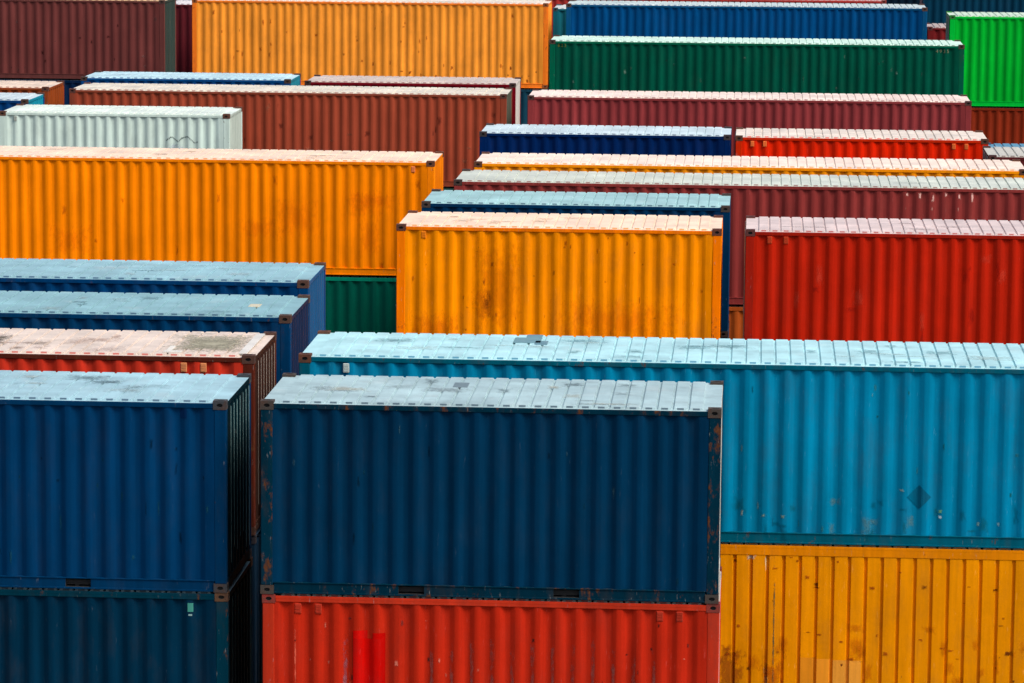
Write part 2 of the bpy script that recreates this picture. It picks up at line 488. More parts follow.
def door_mesh(H, side):
    b = MB(); y0, y1 = (0.008, W/2 - 0.168) if side > 0 else (-W/2 + 0.168, -0.008)
    z0, z1 = 0.170, H - 0.115
    b.cbox((-0.060, y0, z0), (-0.030, y1, z1), 0.004)
    n = 5; h = (z1 - z0 - 0.12) / n                 # pressed raised panels
    for k in range(n):
        za = z0 + 0.06 + k*h + 0.05
        b.cbox((-0.031, y0 + 0.07, za), (-0.012, y1 - 0.07, za + h - 0.10), 0.015)
    return b.mesh('door', [M_SIDE])
def bar_mesh(H, y):
    b = MB(); b.tube((0.0, y, 0.10), (0.0, y, H - 0.06), 0.017, 8)
    for z in (0.14, H*0.33, H*0.62, H - 0.12): b.cbox((-0.028, y - 0.05, z - 0.03), (0.014, y + 0.05, z + 0.03), 0.006)
    return b.mesh('locking_bar', [M_STEEL])
def handle_mesh(H, y):
    b = MB(); b.cbox((0.014, y, 1.02), (0.026, y + 0.42, 1.055), 0.004); b.cbox((-0.02, y + 0.36, 0.99), (0.016, y + 0.44, 1.09), 0.006)
    return b.mesh('door_handle', [M_STEEL])
def floor_mesh(L):
    b = MB(); b.box((-L/2 + 0.07, -W/2 + 0.065, 0.06), (L/2 - 0.07, W/2 - 0.065, 0.125))
    k = -L/2 + 0.4
    while k < L/2 - 0.3:
        b.box((k, -W/2 + 0.07, 0.024), (k + 0.05, W/2 - 0.07, 0.06)); k += 0.6
    return b.mesh('floor_frame', [M_UNDER])
def vent_mesh():
    b = MB(); y = -W/2 + 0.002
    b.cbox((-0.045, y, -0.135), (0.045, y + 0.030, 0.0), 0.008)
    for k in range(3): b.box((-0.030, y - 0.0025, -0.115 + k*0.036), (0.030, y + 0.001, -0.100 + k*0.036))
    return b.mesh('vent', [M_FRAME])

def rotz(o): o.rotation_euler = (0, 0, math.pi)

_seed = [0]
def container(x0, yf, ztop, side, roof, L=L20, H=STD, frame=None, end=None, style='c', rust=0.3, amp=0.012,
              label='', key='', lip=False, vents=(), worn=None, ventcol=None, doors='left', pockets=None, railtall=0.065, cast=None, endrust=None, deep=True, roofrust=None, fr=None):
    """x0: left end; yf: near long face; ztop: casting tops (camera-height coordinates)"""
    _seed[0] += 1; sd = _seed[0]
    r = bpy.data.objects.new('shipping_container', None); COL.objects.link(r)
    if yf > 75 and not lip: ztop += 0.025
    r.location = (x0 + L/2, yf + W/2, EYE + ztop - H)
    r.empty_display_size = 0.5
    r['label'] = label; r['category'] = 'shipping container'; r['group'] = 'shipping containers stacked in rows in the yard'
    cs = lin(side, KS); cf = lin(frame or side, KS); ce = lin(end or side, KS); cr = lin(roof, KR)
    cc = lin(cast or frame or side, KS)
    if key in CAL:
        k1, k2 = CAL[key]
        if k1: cs, cf = [tuple(min(0.86, max(0.0003, a * b)) for a, b in zip(q[:3], k1)) + (1.0,) for q in (cs, cf)]
        if k1 and not end: ce = cs
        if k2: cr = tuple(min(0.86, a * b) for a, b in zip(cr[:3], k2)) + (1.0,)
    rr = rust if fr is None else fr
    wl = link('side_wall', wall_mesh(L, H, style, sd, amp), r, cs, rust)
    bk = link('side_wall', cached(('bw', L, H, style), lambda: wall_mesh(L, H, style, -1, 0)), r, cs, rust); rotz(bk)
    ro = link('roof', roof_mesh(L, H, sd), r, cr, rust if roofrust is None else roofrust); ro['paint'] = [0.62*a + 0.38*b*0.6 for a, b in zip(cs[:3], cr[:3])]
    for back in (0, 1):
        t = link('top_rail', cached(('tr', L, H, railtall, lip), lambda: rail_mesh_top(L, H, railtall, lip)), r, cf, rr)
        pk = (L == L20) if pockets is None else pockets
        q = link('bottom_rail', cached(('br', L, H, pk), lambda: rail_mesh_bottom(L, H, pk)), r, cf, rr)
        if back: rotz(t); rotz(q)
        if pk and not back:
            for s in (0, 1):
                p = link('fork_pocket', cached('pocket', pocket_mesh), q)
                if s: p.location.x = POCK[1][0] - POCK[0][0]
    for sx in (-1, 1):
        for sy in (-1, 1):
            p = link('corner_post', cached(('post', H, sx, sy), lambda: post_mesh(H, sx, sy)), r, cf, rr + 0.15)
            p.location = (sx*L/2, sy*W/2, 0)
            for top in (0, 1):
                c = link('corner_casting', cached(('cast', sx, sy, top), lambda: casting_mesh(sx, sy, top)), p, cc, 0.6)
                if top: c.location.z = H
                else: c.location.z = 0.002
    for sx in (-1, 1):
        e = cf if sx < 0 else (ce if end else cf)
        for top in (0, 1):
            h = link('end_header' if top else 'end_sill', cached(('eh', H, top), lambda: end_rail_mesh(H, top)), r, e, rr)
            h.location.x = sx*L/2
            if sx < 0: rotz(h)
        if (doors == 'left') == (sx < 0):
            for s in (-1, 1):
                d = link('door', cached(('door', H, s), lambda: door_mesh(H, s)), r, ce, rust)
                d.location.x = sx*L/2
                if sx < 0: rotz(d)
                for y in (0.30, 0.78):
                    b = link('locking_bar', cached(('bar', H, y*s), lambda: bar_mesh(H, y*s)), d, None)
                    link('door_handle', cached(('hdl', H, y), lambda: handle_mesh(H, 0.0)), d).location.y = y*s - (0.42 if s > 0 else 0.0) * 0 - 0.21
        else:
            w = link('end_wall', end_wall_mesh(H, sd), r, ce, rust if endrust is None else endrust)
            w.location.x = sx*L/2
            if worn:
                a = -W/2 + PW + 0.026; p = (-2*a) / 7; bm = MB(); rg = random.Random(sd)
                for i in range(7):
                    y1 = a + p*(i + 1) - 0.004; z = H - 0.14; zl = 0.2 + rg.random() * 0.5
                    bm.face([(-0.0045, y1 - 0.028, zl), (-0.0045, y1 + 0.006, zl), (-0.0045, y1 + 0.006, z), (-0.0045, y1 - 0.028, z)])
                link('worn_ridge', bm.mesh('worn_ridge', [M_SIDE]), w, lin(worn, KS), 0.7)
            if sx < 0: rotz(w)
    link('floor_frame', cached(('floor', L), lambda: floor_mesh(L)), r)
    for vx in vents:
        v = link('vent', cached('vent', vent_mesh), wl, lin(ventcol or side, KS), 0.2)
        v.location = (vx, 0, H - 0.120)
    r['dims'] = (L, H, sd, amp)
    wl_info = dict(root=r, wall=wl, L=L, H=H, style=style, sd=sd, amp=amp, z0=EYE + ztop - H)
    if deep: FOOT.append((x0, yf, L, EYE + ztop - H, cs, label))
    return wl_info

def patch(c, x0, x1, t0, t1, col, rust=0.2, off=0.003, soft=0.0):
    """x from the left end, t down from the top"""
    o = link('paint_patch', patch_mesh(c['L'], c['H'], c['style'], c['sd'], c['amp'], x0 - c['L']/2, x1 - c['L']/2,
             c['H'] - t1, c['H'] - t0, off), c['wall'], lin(col, KP), rust)
    if soft > 0:
        o.data.materials[0] = M_STAIN; o['cover'] = soft
    return o
def roof_plate(c, roof, x0, x1, y0, y1, col, th=0.004, rust=0.3):
    b = MB(); b.cbox((x0 - c['L']/2, y0 - W/2, c['H'] - DROP + 0.018), (x1 - c['L']/2, y1 - W/2, c['H'] - DROP + 0.030 + th), 0.002)
    ro = [k for k in c['root'].children if k.name.startswith('roof')][0]
    return link('roof_patch', b.mesh('roof_patch', [M_ROOF]), ro, lin(col, KR), rust)

FOOT = []
# ------------------------------------------------------------------ the containers the photo shows
C = {}
# nearest row
C['F1'] = container(-6.425, 47.603, -7.766, (3, 41, 67), (178, 203, 211), frame=(10, 37, 52), end=(185, 188, 182), cast=(70, 62, 55), style='a', rust=0.15, fr=0.75, roofrust=0.6,  # pale end colour has the grazing sky reflection on the right end painted in
    key='F1', label='dark navy container with a grey roof, on the orange-red one at bottom centre', amp=0.014)
C['RL'] = container(-6.405, 47.612, -7.766 - STD - 0.002, (166, 35, 18), (200, 190, 180), frame=(170, 46, 28), end=(200, 180, 172), style='a', rust=0.25, fr=0.40,  # light end colour continues the painted-in sky reflection down the right end
    vents=(-2.55, -2.28, 2.24, 2.50), ventcol=(176, 54, 36), key='RL', lip=True, label='orange-red container with a bright red repainted patch, under the navy one', deep=True)
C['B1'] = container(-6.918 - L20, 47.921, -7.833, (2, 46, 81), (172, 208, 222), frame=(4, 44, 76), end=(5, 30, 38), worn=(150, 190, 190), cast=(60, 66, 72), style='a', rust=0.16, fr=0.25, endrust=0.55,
    key='B1', label='mid-blue container with a pale blue roof, nearest at the left edge', amp=0.010)
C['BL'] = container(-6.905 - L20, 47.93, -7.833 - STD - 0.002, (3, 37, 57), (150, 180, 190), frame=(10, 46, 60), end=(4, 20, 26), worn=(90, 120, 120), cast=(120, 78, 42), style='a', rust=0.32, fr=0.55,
    key='BL', lip=True, label='dark teal-blue container at bottom left corner, under the mid-blue one')
# second row
C['C1'] = container(-6.384, 51.367, -7.704, (0, 107, 141), (182, 226, 236), L=L40, frame=(0, 76, 94), cast=(120, 66, 34), style='b', rust=0.34, fr=0.6, roofrust=0.5,  # frame colour darkened to paint in the shadow line at the bottom joint
    vents=(-5.42,), ventcol=(190, 205, 200), key='C1', label='long bright cyan-blue container with a pale roof, right of centre', pockets=False, amp=0.012)
C['YO'] = container(-6.36, 51.372, -7.704 - STD - 0.002, (202, 118, 5), (230, 200, 150), L=L40, frame=(192, 106, 8), style='groove', rust=0.38, fr=0.42, railtall=0.125,
    key='YO', lip=True, label='yellow-orange container with narrow grooved panels, under the long cyan one', pockets=False, amp=0.004)
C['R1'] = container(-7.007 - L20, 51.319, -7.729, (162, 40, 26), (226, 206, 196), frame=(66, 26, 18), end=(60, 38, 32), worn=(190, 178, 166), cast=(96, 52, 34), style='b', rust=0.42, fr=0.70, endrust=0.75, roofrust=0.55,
    vents=(2.02, 2.30), ventcol=(220, 140, 90), key='R1', label='red container with a dirty pinkish roof, behind the mid-blue one at left', amp=0.014)
# third and fourth rows
C['B2'] = container(-6.923 - L20, 54.752, -7.627, (2, 38, 68), (152, 194, 206), end=(26, 42, 72), cast=(100, 66, 50), style='b', rust=0.24, fr=0.4, endrust=0.2,
    key='B2', label='dark blue container with a purplish end, behind the red one with a pinkish roof')
C['B3'] = container(-7.069 - L20, 58.134, -7.533, (2, 40, 76), (162, 202, 216), end=(32, 84, 128), cast=(110, 70, 52), style='b', rust=0.22, fr=0.4, endrust=0.1,
    key='B3', label='dark blue container with a bright blue end, in front of the big orange one')
# tenth row, left
C['O1'] = container(-7.104 - L40, 81.651, -7.877, (224, 114, 5), (255, 232, 210), L=L40, end=(236, 130, 12), cast=(130, 70, 34), style='c', rust=0.05, fr=0.3,
    vents=(5.62,), ventcol=(250, 140, 80), key='O1', label='long orange container with a cream roof, on a dark green one at left', pockets=False)
C['G2'] = container(-7.09 - L40, 81.66, -7.877 - STD - 0.002, (0, 56, 46), (120, 150, 140), L=L40, frame=(30, 90, 72), style='c', rust=0.15,
    key='G2', lip=True, label='dark green container under the long orange one at left', pockets=False)
# middle block
C['O2'] = container(-6.635, 68.134, -7.740, (230, 120, 5), (255, 230, 206), frame=(206, 104, 6), cast=(120, 56, 28), style='b', rust=0.36, fr=0.50,
    vents=(-2.52,), ventcol=(236, 130, 30), key='O2', label='short yellow-orange container with rust stains at centre, behind the cyan roof', amp=0.012)
C['R2'] = container(-0.139, 68.157, -7.742, (160, 28, 12), (226, 206, 206), frame=(140, 26, 16), cast=(110, 40, 34), style='b', rust=0.14, fr=0.3,
    vents=(-2.58, -2.28), ventcol=(200, 70, 40), key='R2', label='bright red container with a pinkish grey roof at the right edge')
C['B4'] = container(-6.514, 71.969, -7.717, (4, 34, 62), (174, 214, 220), end=(24, 38, 72), cast=(70, 60, 56), style='b', rust=0.22,
    key='B4', label='dark navy container with a pale blue roof, just behind the short yellow-orange one')
C['M1'] = container(-6.394, 78.245, -7.939, (118, 44, 42), (216, 222, 214), L=13.716, cast=(70, 44, 40), style='b', rust=0.34, fr=0.4,
    key='M1', label='long maroon container with white flecks and a greenish white roof, behind the bright red one', pockets=False)
C['OB'] = container(-6.384, 78.25, -7.939 - STD - 0.002, (176, 82, 30), (190, 150, 120), L=L40, style='b', rust=0.5,
    key='OB', lip=True, label='rusty orange container seen in the slit below the maroon one', pockets=False)
C['O3'] = container(-6.20, 81.381, -7.847, (232, 128, 14), (255, 240, 226), L=L40, cast=(120, 64, 30), style='b', rust=0.3,
    key='O3', label='orange container showing as a thin strip under its cream roof, right of centre', pockets=False)
# right edge, behind
C['GB'] = container(5.37, 85.03, -7.88, (92, 34, 36), (206, 204, 198), style='b', rust=0.3,
    key='GB', label='dark maroon container with a grey ribbed roof at right edge, beside the short red one')
C['SB'] = container(5.60, 88.60, -8.12, (40, 104, 150), (92, 160, 194), style='b', rust=0.2, roofrust=0.1,
    key='SB', label='blue container showing as a sliver behind the grey ribbed roof at right edge')
C['NB'] = container(-6.623, 88.566, -7.808, (3, 28, 70), (214, 232, 242), cast=(40, 46, 60), style='b', rust=0.14,
    key='NB', label='short navy container with a bluish white roof, left of the short bright red one')
C['R3'] = container(-0.465, 88.804, -7.843, (192, 38, 20), (240, 226, 216), frame=(170, 42, 20), cast=(110, 60, 30), style='b', rust=0.26, fr=0.4,
    vents=(-2.62, -2.32, 2.20, 2.50), ventcol=(240, 120, 60), key='R3', label='short bright red container with a whitish roof, right of the short navy one')
C['GY'] = container(-19.681, 95.11, -8.02, (178, 194, 186), (240, 250, 244), end=(180, 192, 182), cast=(120, 66, 40), style='a', rust=0.34, fr=0.35,
    vents=(-2.60,), ventcol=(190, 200, 190), key='GY', label='pale grey container with scribbled graffiti, behind the long orange one', amp=0.008)
C['CS'] = container(-19.60 - L20, 98.5, -7.98, (6, 62, 120), (222, 240, 246), end=(24, 140, 166), cast=(90, 56, 40), style='b', rust=0.3,
    key='CS', label='blue container with a cyan end at the left edge, behind the pale grey one')
C['OS'] = container(-19.69 - L20, 101.9, -7.90, (150, 68, 32), (250, 226, 204), end=(150, 70, 30), cast=(120, 60, 34), style='b', rust=0.45,
    key='OS', label='rusty orange container with a whitish roof at the left edge, under the maroon one')
C['BR'] = container(-19.043, 101.599, -7.912, (133, 57, 39), (238, 228, 214), L=L40, frame=(120, 54, 38), end=(88, 90, 78), style='a', rust=0.08, fr=0.35,
    key='BR', label='long reddish brown container with an off-white roof at upper left', pockets=False)
C['G1'] = container(-6.278, 101.691, -7.944, (118, 45, 47), (240, 222, 214), L=L40, cast=(90, 40, 36), style='a', rust=0.16,
    key='G1', label='long plum red container with a pale pink roof, below the long dark green one', pockets=False)
C['BK'] = container(-19.344, 105.031, -7.832, (8, 74, 136), (200, 232, 246), end=(40, 130, 150), cast=(80, 50, 40), style='b', rust=0.2,
    key='BK', label='blue container with a pale blue roof, behind the long reddish brown one')
C['DR'] = container(-12.892, 105.151, -7.873, (126, 12, 28), (222, 206, 200), end=(206, 200, 192), cast=(70, 30, 30), style='b', rust=0.25,
    key='DR', label='dark crimson container with a pinkish roof, behind the long reddish brown one')
C['GR'] = container(-6.098, 109.027, -6.863, (2, 65, 50), (214, 240, 230), L=L40, H=HC, frame=(0, 80, 58), cast=(80, 52, 40), style='b', rust=0.14,
    key='GR', label='long dark green container with a mint white roof at upper right', pockets=False)
C['GL'] = container(6.14, 118.7, -6.53, (4, 147, 38), (228, 250, 226), L=L40, H=HC, frame=(0, 160, 48), style='b', rust=0.06,
    key='GL', label='bright lime green container in the upper right corner', pockets=False, amp=0.006)
C['GU'] = container(6.16, 118.71, -6.53 - HC - 0.002, (113, 38, 22), (190, 150, 130), L=L40, style='b', rust=0.2,
    key='GU', lip=True, label='red-brown container under the bright lime green one', pockets=False)
C['BM'] = container(-19.11 - L40, 118.7, -6.34, (92, 46, 44), (236, 200, 150), L=L40, frame=(86, 46, 44), end=(50, 66, 62), style='b', rust=0.18, fr=0.3, endrust=0.6,
    key='BM', label='large dark maroon container with a grey-green end in the upper left corner', pockets=False)
C['BU'] = container(-19.09 - L40, 118.71, -6.34 - STD - 0.002, (6, 36, 70), (150, 170, 180), L=L40, style='b', rust=0.3,
    key='BU', lip=True, label='dark blue container glimpsed below the large maroon one at upper left', pockets=False)
C['O4'] = container(-19.261, 125.504, -6.658, (226, 132, 44), (255, 240, 224), L=L40, H=HC, frame=(206, 108, 30), style='b', rust=0.30, fr=0.45,
    key='O4', label='long light orange high container at top left of centre', pockets=False)
C['OU'] = container(-19.24, 125.51, -6.658 - HC - 0.002, (24, 66, 84), (150, 170, 180), L=L40, style='b', rust=0.2,
    key='OU', lip=True, label='dark slate blue container seen in the slit below the light orange high one', pockets=False)
C['BF'] = container(-6.46, 125.4, -6.65, (4, 60, 107), (220, 236, 236), L=L40, frame=(20, 70, 110), cast=(110, 70, 56), style='b', rust=0.14,
    key='BF', label='long royal blue container with a white roof at the top, above the dark green one', pockets=False)
C['TB'] = container(-7.10, 128.9, -6.99, (28, 112, 128), (236, 240, 236), style='b', rust=0.2,
    key='TB', label='teal container showing as a narrow strip between the light orange and royal blue ones')
C['PK'] = container(-7.60, 132.3, -6.77, (190, 60, 56), (232, 190, 186), L=L40, style='b', rust=0.2,
    key='PK', label='red container with a pink roof at the top edge, behind the royal blue one', pockets=False)
C['MB'] = container(-20.9, 129.0, -7.0, (96, 32, 40), (244, 238, 240), L=L40, style='b', rust=0.2,
    key='MB', label='maroon container seen between the large maroon one and the light orange one', pockets=False)
C['MR'] = container(5.75, 125.5, -7.30, (120, 32, 34), (214, 196, 190), style='b', rust=0.25,
    key='MR', label='small-looking dark red container between the royal blue and lime green ones')
C['DK'] = container(-5.0, 136.5, -5.6, (16, 40, 60), (200, 214, 220), L=L40, H=HC, style='b', rust=0.2,
    key='DK', label='dark blue-grey container far back, glimpsed at the top edge above the royal blue one', pockets=False)
C['BB'] = container(5.9, 133.0, -5.2, (10, 46, 66), (200, 220, 230), L=L40, H=HC, style='b', rust=0.12,
    key='BB', label='dark navy container in the background at top right, behind the lime green one', pockets=False)

# ------------------------------------------------------------------ repaint, faded lettering, marks
c = C['RL']
for x0, x1, t0, t1 in ((1.21, 1.64, 0.58, 2.3), (1.21, 1.40, 0.47, 0.58), (1.47, 1.64, 0.50, 0.58)):
    patch(c, x0, x1, t0, t1, (184, 8, 4), 0.35, 0.004)
prof = profile(c['L'], c['style'])
rng = random.Random(3)
for (xa, da), (xb, db) in zip(prof, prof[1:]):
    if db < da - 0.01 and 2.0 < xa + c['L']/2 < 5.3:          # one fold of each rib keeps grey remnants of old lettering
        patch(c, xa + c['L']/2 - 0.01, xb + c['L']/2 + 0.004, 0.42 + rng.random()*0.22, 2.4, (150, 78, 70), 0.5, 0.003, soft=0.75)
patch(c, 1.07, 1.14, 0.50, 2.4, (150, 84, 92), 0.4, 0.003, soft=0.8)
patch(c, 0.43, 0.455, 0.13, 2.5, (210, 92, 70), 0.3, 0.003, soft=0.8)
for k in range(26):                                          # knocks and chips
    x = rng.uniform(0.3, 5.7); t = rng.uniform(0.25, 1.2); w = rng.uniform(0.015, 0.06)
    patch(c, x, x + w, t, t + rng.uniform(0.02, 0.09), rng.choice(((120, 40, 34), (200, 110, 90), (70, 28, 24))), 0.5, 0.004, soft=0.8)

c = C['C1']
b = MB()
zc = c['H'] - (493 - 358) / 71.9; xc = (930 - 298.7) / 71.9 - c['L']/2
def diamond(c, xc, zc, r, col):
    p = profile(c['L'], c['style']); xs = sorted({xc - r, xc, xc + r} | {x for x, d in p if xc - r < x < xc + r})
    b = MB()
    for xa, xb in zip(xs, xs[1:]):
        ya, yb = depth_at(p, xa), depth_at(p, xb); ha, hb = r - abs(xa - xc), r - abs(xb - xc)
        e = lambda x, z: max(-0.004, dent(x, z, c['sd'], c['amp']) * max(0.0, math.sin(math.pi * (z - ZB) / (c['H'] - ZT - ZB))) ** 0.6)
        Y = lambda x, d, z: -W/2 + 0.010 + d + e(x, z) - 0.005
        q = [(xa, Y(xa, ya, zc - ha), zc - ha), (xb, Y(xb, yb, zc - hb), zc - hb), (xb, Y(xb, yb, zc + hb), zc + hb), (xa, Y(xa, ya, zc + ha), zc + ha)]
        if ha < 1e-5: q = q[:3]
        elif hb < 1e-5: q = [q[0], q[1], q[3]]
        b.face(q)
    return link('placard_mark', b.mesh('placard_mark', [M_SIDE]), c['wall'], lin(col, KS), 0.2)
diamond(c, xc, zc, 0.17, (0, 98, 130))
for px, py, w, h, col in ((909, 493, 5, 3, (120, 150, 150)), (949, 514, 4, 4, (120, 190, 130)), (949, 520, 4, 3, (190, 220, 225)), (988, 526, 3, 5, (110, 160, 160)), (1008, 526, 3, 5, (130, 180, 185)),
                          (750, 516, 2, 6, (150, 170, 160)), (770, 520, 5, 3, (110, 140, 130)), (790, 521, 4, 3, (110, 140, 130))):
    x = (px - 298.7) / 71.9; t = (py - 366.5 - (px - 744) * 0.012) / 71.0
    patch(c, x, x + (w + 1) / 71.9, t, t + (h + 1) / 71.9, col, 0.3, 0.004, 0.85)

rng = random.Random(21)
def chips(c, n, x0, x1, t0, t1, cols, w=(0.02, 0.08), h=(0.02, 0.12), soft=0.85):
    for k in range(n):
        x = rng.uniform(x0, x1); t = rng.uniform(t0, t1); a = rng.uniform(*w)
        patch(c, x, x + a, t, t + rng.uniform(*h), rng.choice(cols), 0.5, 0.004, soft=soft)
chips(c, 30, 0.3, 10.2, 0.25, 2.3, ((0, 70, 92), (40, 110, 120), (90, 130, 130), (20, 84, 80)), (0.02, 0.07), (0.03, 0.25), 0.6)
chips(c, 22, 5.8, 10.2, 1.7, 2.35, ((0, 62, 78), (20, 80, 76), (100, 120, 100)), (0.03, 0.22), (0.05, 0.35), 0.3)

c = C['YO']
def ypatch(px0, px1, py0, py1, col, ru=0.3, soft=0.0):
    patch(c, (px0 - 300.2) / 71.8, (px1 - 300.2) / 71.8, (py0 - 547) / 71.2, (py1 - 547) / 71.2, col, ru, 0.003, soft)
ypatch(811, 827, 663, 720, (208, 128, 26), 0.3, 0.0); ypatch(828, 843, 664, 720, (208, 130, 32), 0.3, 0.0); ypatch(845, 874, 665, 720, (212, 140, 48))
ypatch(720, 758, 646, 720, (160, 84, 10), 0.55, 0.85); ypatch(770, 800, 655, 720, (190, 96, 8), 0.55, 0.7)
ypatch(774.6, 776.6, 558, 577, (226, 196, 150), 0.1, 0.9)
ypatch(755.5, 766, 558.5, 564, (196, 176, 150), 0.5, 0.9)
ypatch(784.0, 785.8, 560, 720, (110, 90, 54), 0.6, 0.9)
ypatch(775, 781, 670, 720, (150, 140, 110), 0.6, 0.9)
chips(c, 40, 5.9, 10.2, 0.16, 1.9, ((140, 62, 8), (160, 76, 10), (104, 46, 12)), (0.02, 0.12), (0.015, 0.08))
chips(c, 18, 5.9, 10.2, 1.1, 1.9, ((190, 96, 4), (180, 90, 6)), (0.08, 0.3), (0.1, 0.4), 0.35)

c = C['O2']
def opatch(px0, px1, py0, py1, col, ru, soft): patch(c, (px0 - 396.3) / 53.9, (px1 - 396.3) / 53.9, (py0 - 227) / 53.4, (py1 - 227) / 53.4, col, ru, 0.003, soft)
opatch(483, 492, 292, 320, (120, 58, 8), 0.9, 0.6)
opatch(470, 500, 288, 326, (204, 106, 8), 0.8, 0.3)
opatch(470, 528, 229, 350, (206, 112, 4), 0.5, 0.3)
opatch(400, 470, 312, 350, (206, 104, 4), 0.5, 0.35)
opatch(540, 700, 295, 350, (216, 108, 4), 0.5, 0.28)
chips(c, 30, 0.25, 5.8, 0.15, 2.1, ((160, 78, 10), (184, 92, 8), (130, 60, 12)), (0.02, 0.08), (0.02, 0.16), 0.5)

c = C['O1']
chips(c, 6, 3.0, 11.8, 0.3, 1.8, ((206, 98, 4), (210, 104, 6)), (0.4, 1.6), (0.4, 1.2), 0.2)
chips(c, 12, 3.0, 11.8, 0.2, 2.4, ((180, 84, 6), (170, 78, 8)), (0.04, 0.14), (0.06, 0.3), 0.4)
c = C['O4']
chips(c, 30, 0.3, 11.9, 0.2, 2.5, ((176, 90, 18), (186, 96, 22), (150, 70, 16)), (0.04, 0.14), (0.05, 0.25), 0.55)
chips(c, 22, 7.0, 11.9, 1.9, 2.6, ((140, 66, 14), (124, 58, 14)), (0.04, 0.14), (0.04, 0.2), 0.75)
c = C['R2']
chips(c, 14, 0.3, 4.9, 0.3, 2.3, ((140, 20, 10), (196, 60, 40)), (0.03, 0.3), (0.1, 0.6), 0.4)
c = C['F1']
chips(c, 14, 0.25, 5.8, 0.25, 2.3, ((8, 50, 70), (0, 22, 40), (40, 70, 84)), (0.015, 0.06), (0.03, 0.3), 0.6)
c = C['B1']
chips(c, 20, 2.9, 5.8, 0.25, 2.3, ((20, 70, 90), (0, 30, 56)), (0.015, 0.06), (0.04, 0.3), 0.6)
c = C['GR']
chips(c, 24, 0.3, 11.9, 0.3, 1.5, ((40, 84, 70), (80, 110, 96)), (0.04, 0.1), (0.05, 0.2), 0.7)
c = C['BM']
chips(c, 18, 6.3, 11.9, 0.3, 2.3, ((60, 22, 22), (110, 70, 66)), (0.05, 0.15), (0.05, 0.2), 0.7)
c = C['BR']
chips(c, 24, 4.5, 11.9, 0.2, 2.0, ((96, 36, 26), (150, 84, 62)), (0.05, 0.2), (0.08, 0.3), 0.5)

c = C['BL']
x = 6.058 - (227 - 185) / 77.2
patch(c, x, x + 0.075, 0.15, 0.27, (60, 130, 118), 0.4, 0.004)
patch(c, x + 0.01, x + 0.06, 0.30, 0.325, (120, 150, 150), 0.4, 0.004)
c = C['B1']
patch(c, 6.058 - 0.62, 6.058 - 0.53, 0.12, 0.24, (4, 34, 70), 0.2, 0.004)
for k, px in enumerate((905, 918, 931, 944, 957, 970)):
    c = C['M1']; x = (px - 454) / 47.0
    patch(c, x, x + 0.07, 0.12, 0.22 + 0.05 * (k % 3), (210, 160, 150), 0.4, 0.003, 0.95)
    if k % 2 == 0: patch(c, x, x + 0.035, 0.42, 0.52, (180, 120, 110), 0.5, 0.003, 0.95)
# graffiti scribble on the pale grey container
c = C['GY']; s = 38.6
pts = [(168, 142), (174, 138), (178, 141), (181, 143), (184, 139.5), (190, 137.5), (192, 139), (197, 144), (201, 143)]
for (ax, ay), (bx, by) in zip(pts, pts[1:]):
    n = 4
    for k in range(n):
        x0 = (ax + (bx - ax) * k / n + 1) / s; t = (ay + (by - ay) * (k + .5) / n - 114.5) / s
        patch(c, x0, x0 + (bx - ax) / n / s + 0.004, t - 0.03, t + 0.03, (70, 84, 84), 0.2, 0.004, 1.0)
patch(c, 4.42, 5.0, 0.76, 1.2, (184, 196, 204), 0.1, 0.003, 0.7)

# number marks on the long dark green container
def marking(c, txt, x, t, h, col):
    cu = bpy.data.curves.new('m', 'FONT'); cu.body = txt; cu.size = h * 1.4; cu.space_character = 1.5
    o = bpy.data.objects.new('m', cu); COL.objects.link(o)
    me = bpy.data.meshes.new_from_object(o.evaluated_get(bpy.context.evaluated_depsgraph_get()))
    bpy.data.objects.remove(o); bpy.data.curves.remove(cu)
    me.name = 'number_marking'; me.materials.clear(); me.materials.append(M_SIDE)
    p = profile(c['L'], c['style'])
    for v in me.vertices:
        lx = x - c['L']/2 + v.co.x; lz = c['H'] - t + v.co.y
        v.co = (lx, -W/2 + 0.010 + depth_at(p, lx) - 0.010, lz)
    return link('number_marking', me, c['wall'], lin(col, KS), 0.0)
marking(C['GR'], '4935', (936 - 551) / 33.9, 0.24, 0.10, (130, 134, 104))
marking(C['GR'], '823', (559.5 - 551) / 33.9, 0.20, 0.09, (120, 118, 44))

# roof repairs and dirt with shapes of their own
c = C['C1']
roof_plate(c, None, (506 - 300) / 70., (530 - 300) / 70. + .05, 1.55, 2.05, (120, 165, 176))
roof_plate(c, None, (528 - 300) / 70., (541 - 300) / 70., 1.35, 1.75, (112, 158, 172))
roof_plate(c, None, (517 - 300) / 70., (533 - 300) / 70., 2.05, 2.36, (116, 160, 172))
c = C['R1']
roof_plate(c, None, 4.72, 4.98, 0.20, 0.34, (250, 246, 236), 0.010, 0.1)
roof_plate(c, None, 4.74, 4.82, 0.36, 0.80, (246, 242, 232), 0.009, 0.1)
roof_plate(c, None, 5.80, 5.92, 0.20, 2.20, (246, 242, 234), 0.006, 0.2)
c = C['B2']
roof_plate(c, None, 5.28, 5.46, 0.95, 1.25, (225, 218, 190), 0.004, 0.1)
c = C['F1']
roof_plate(c, None, 2.42, 2.62, 1.45, 1.85, (120, 140, 148), 0.004, 0.4)

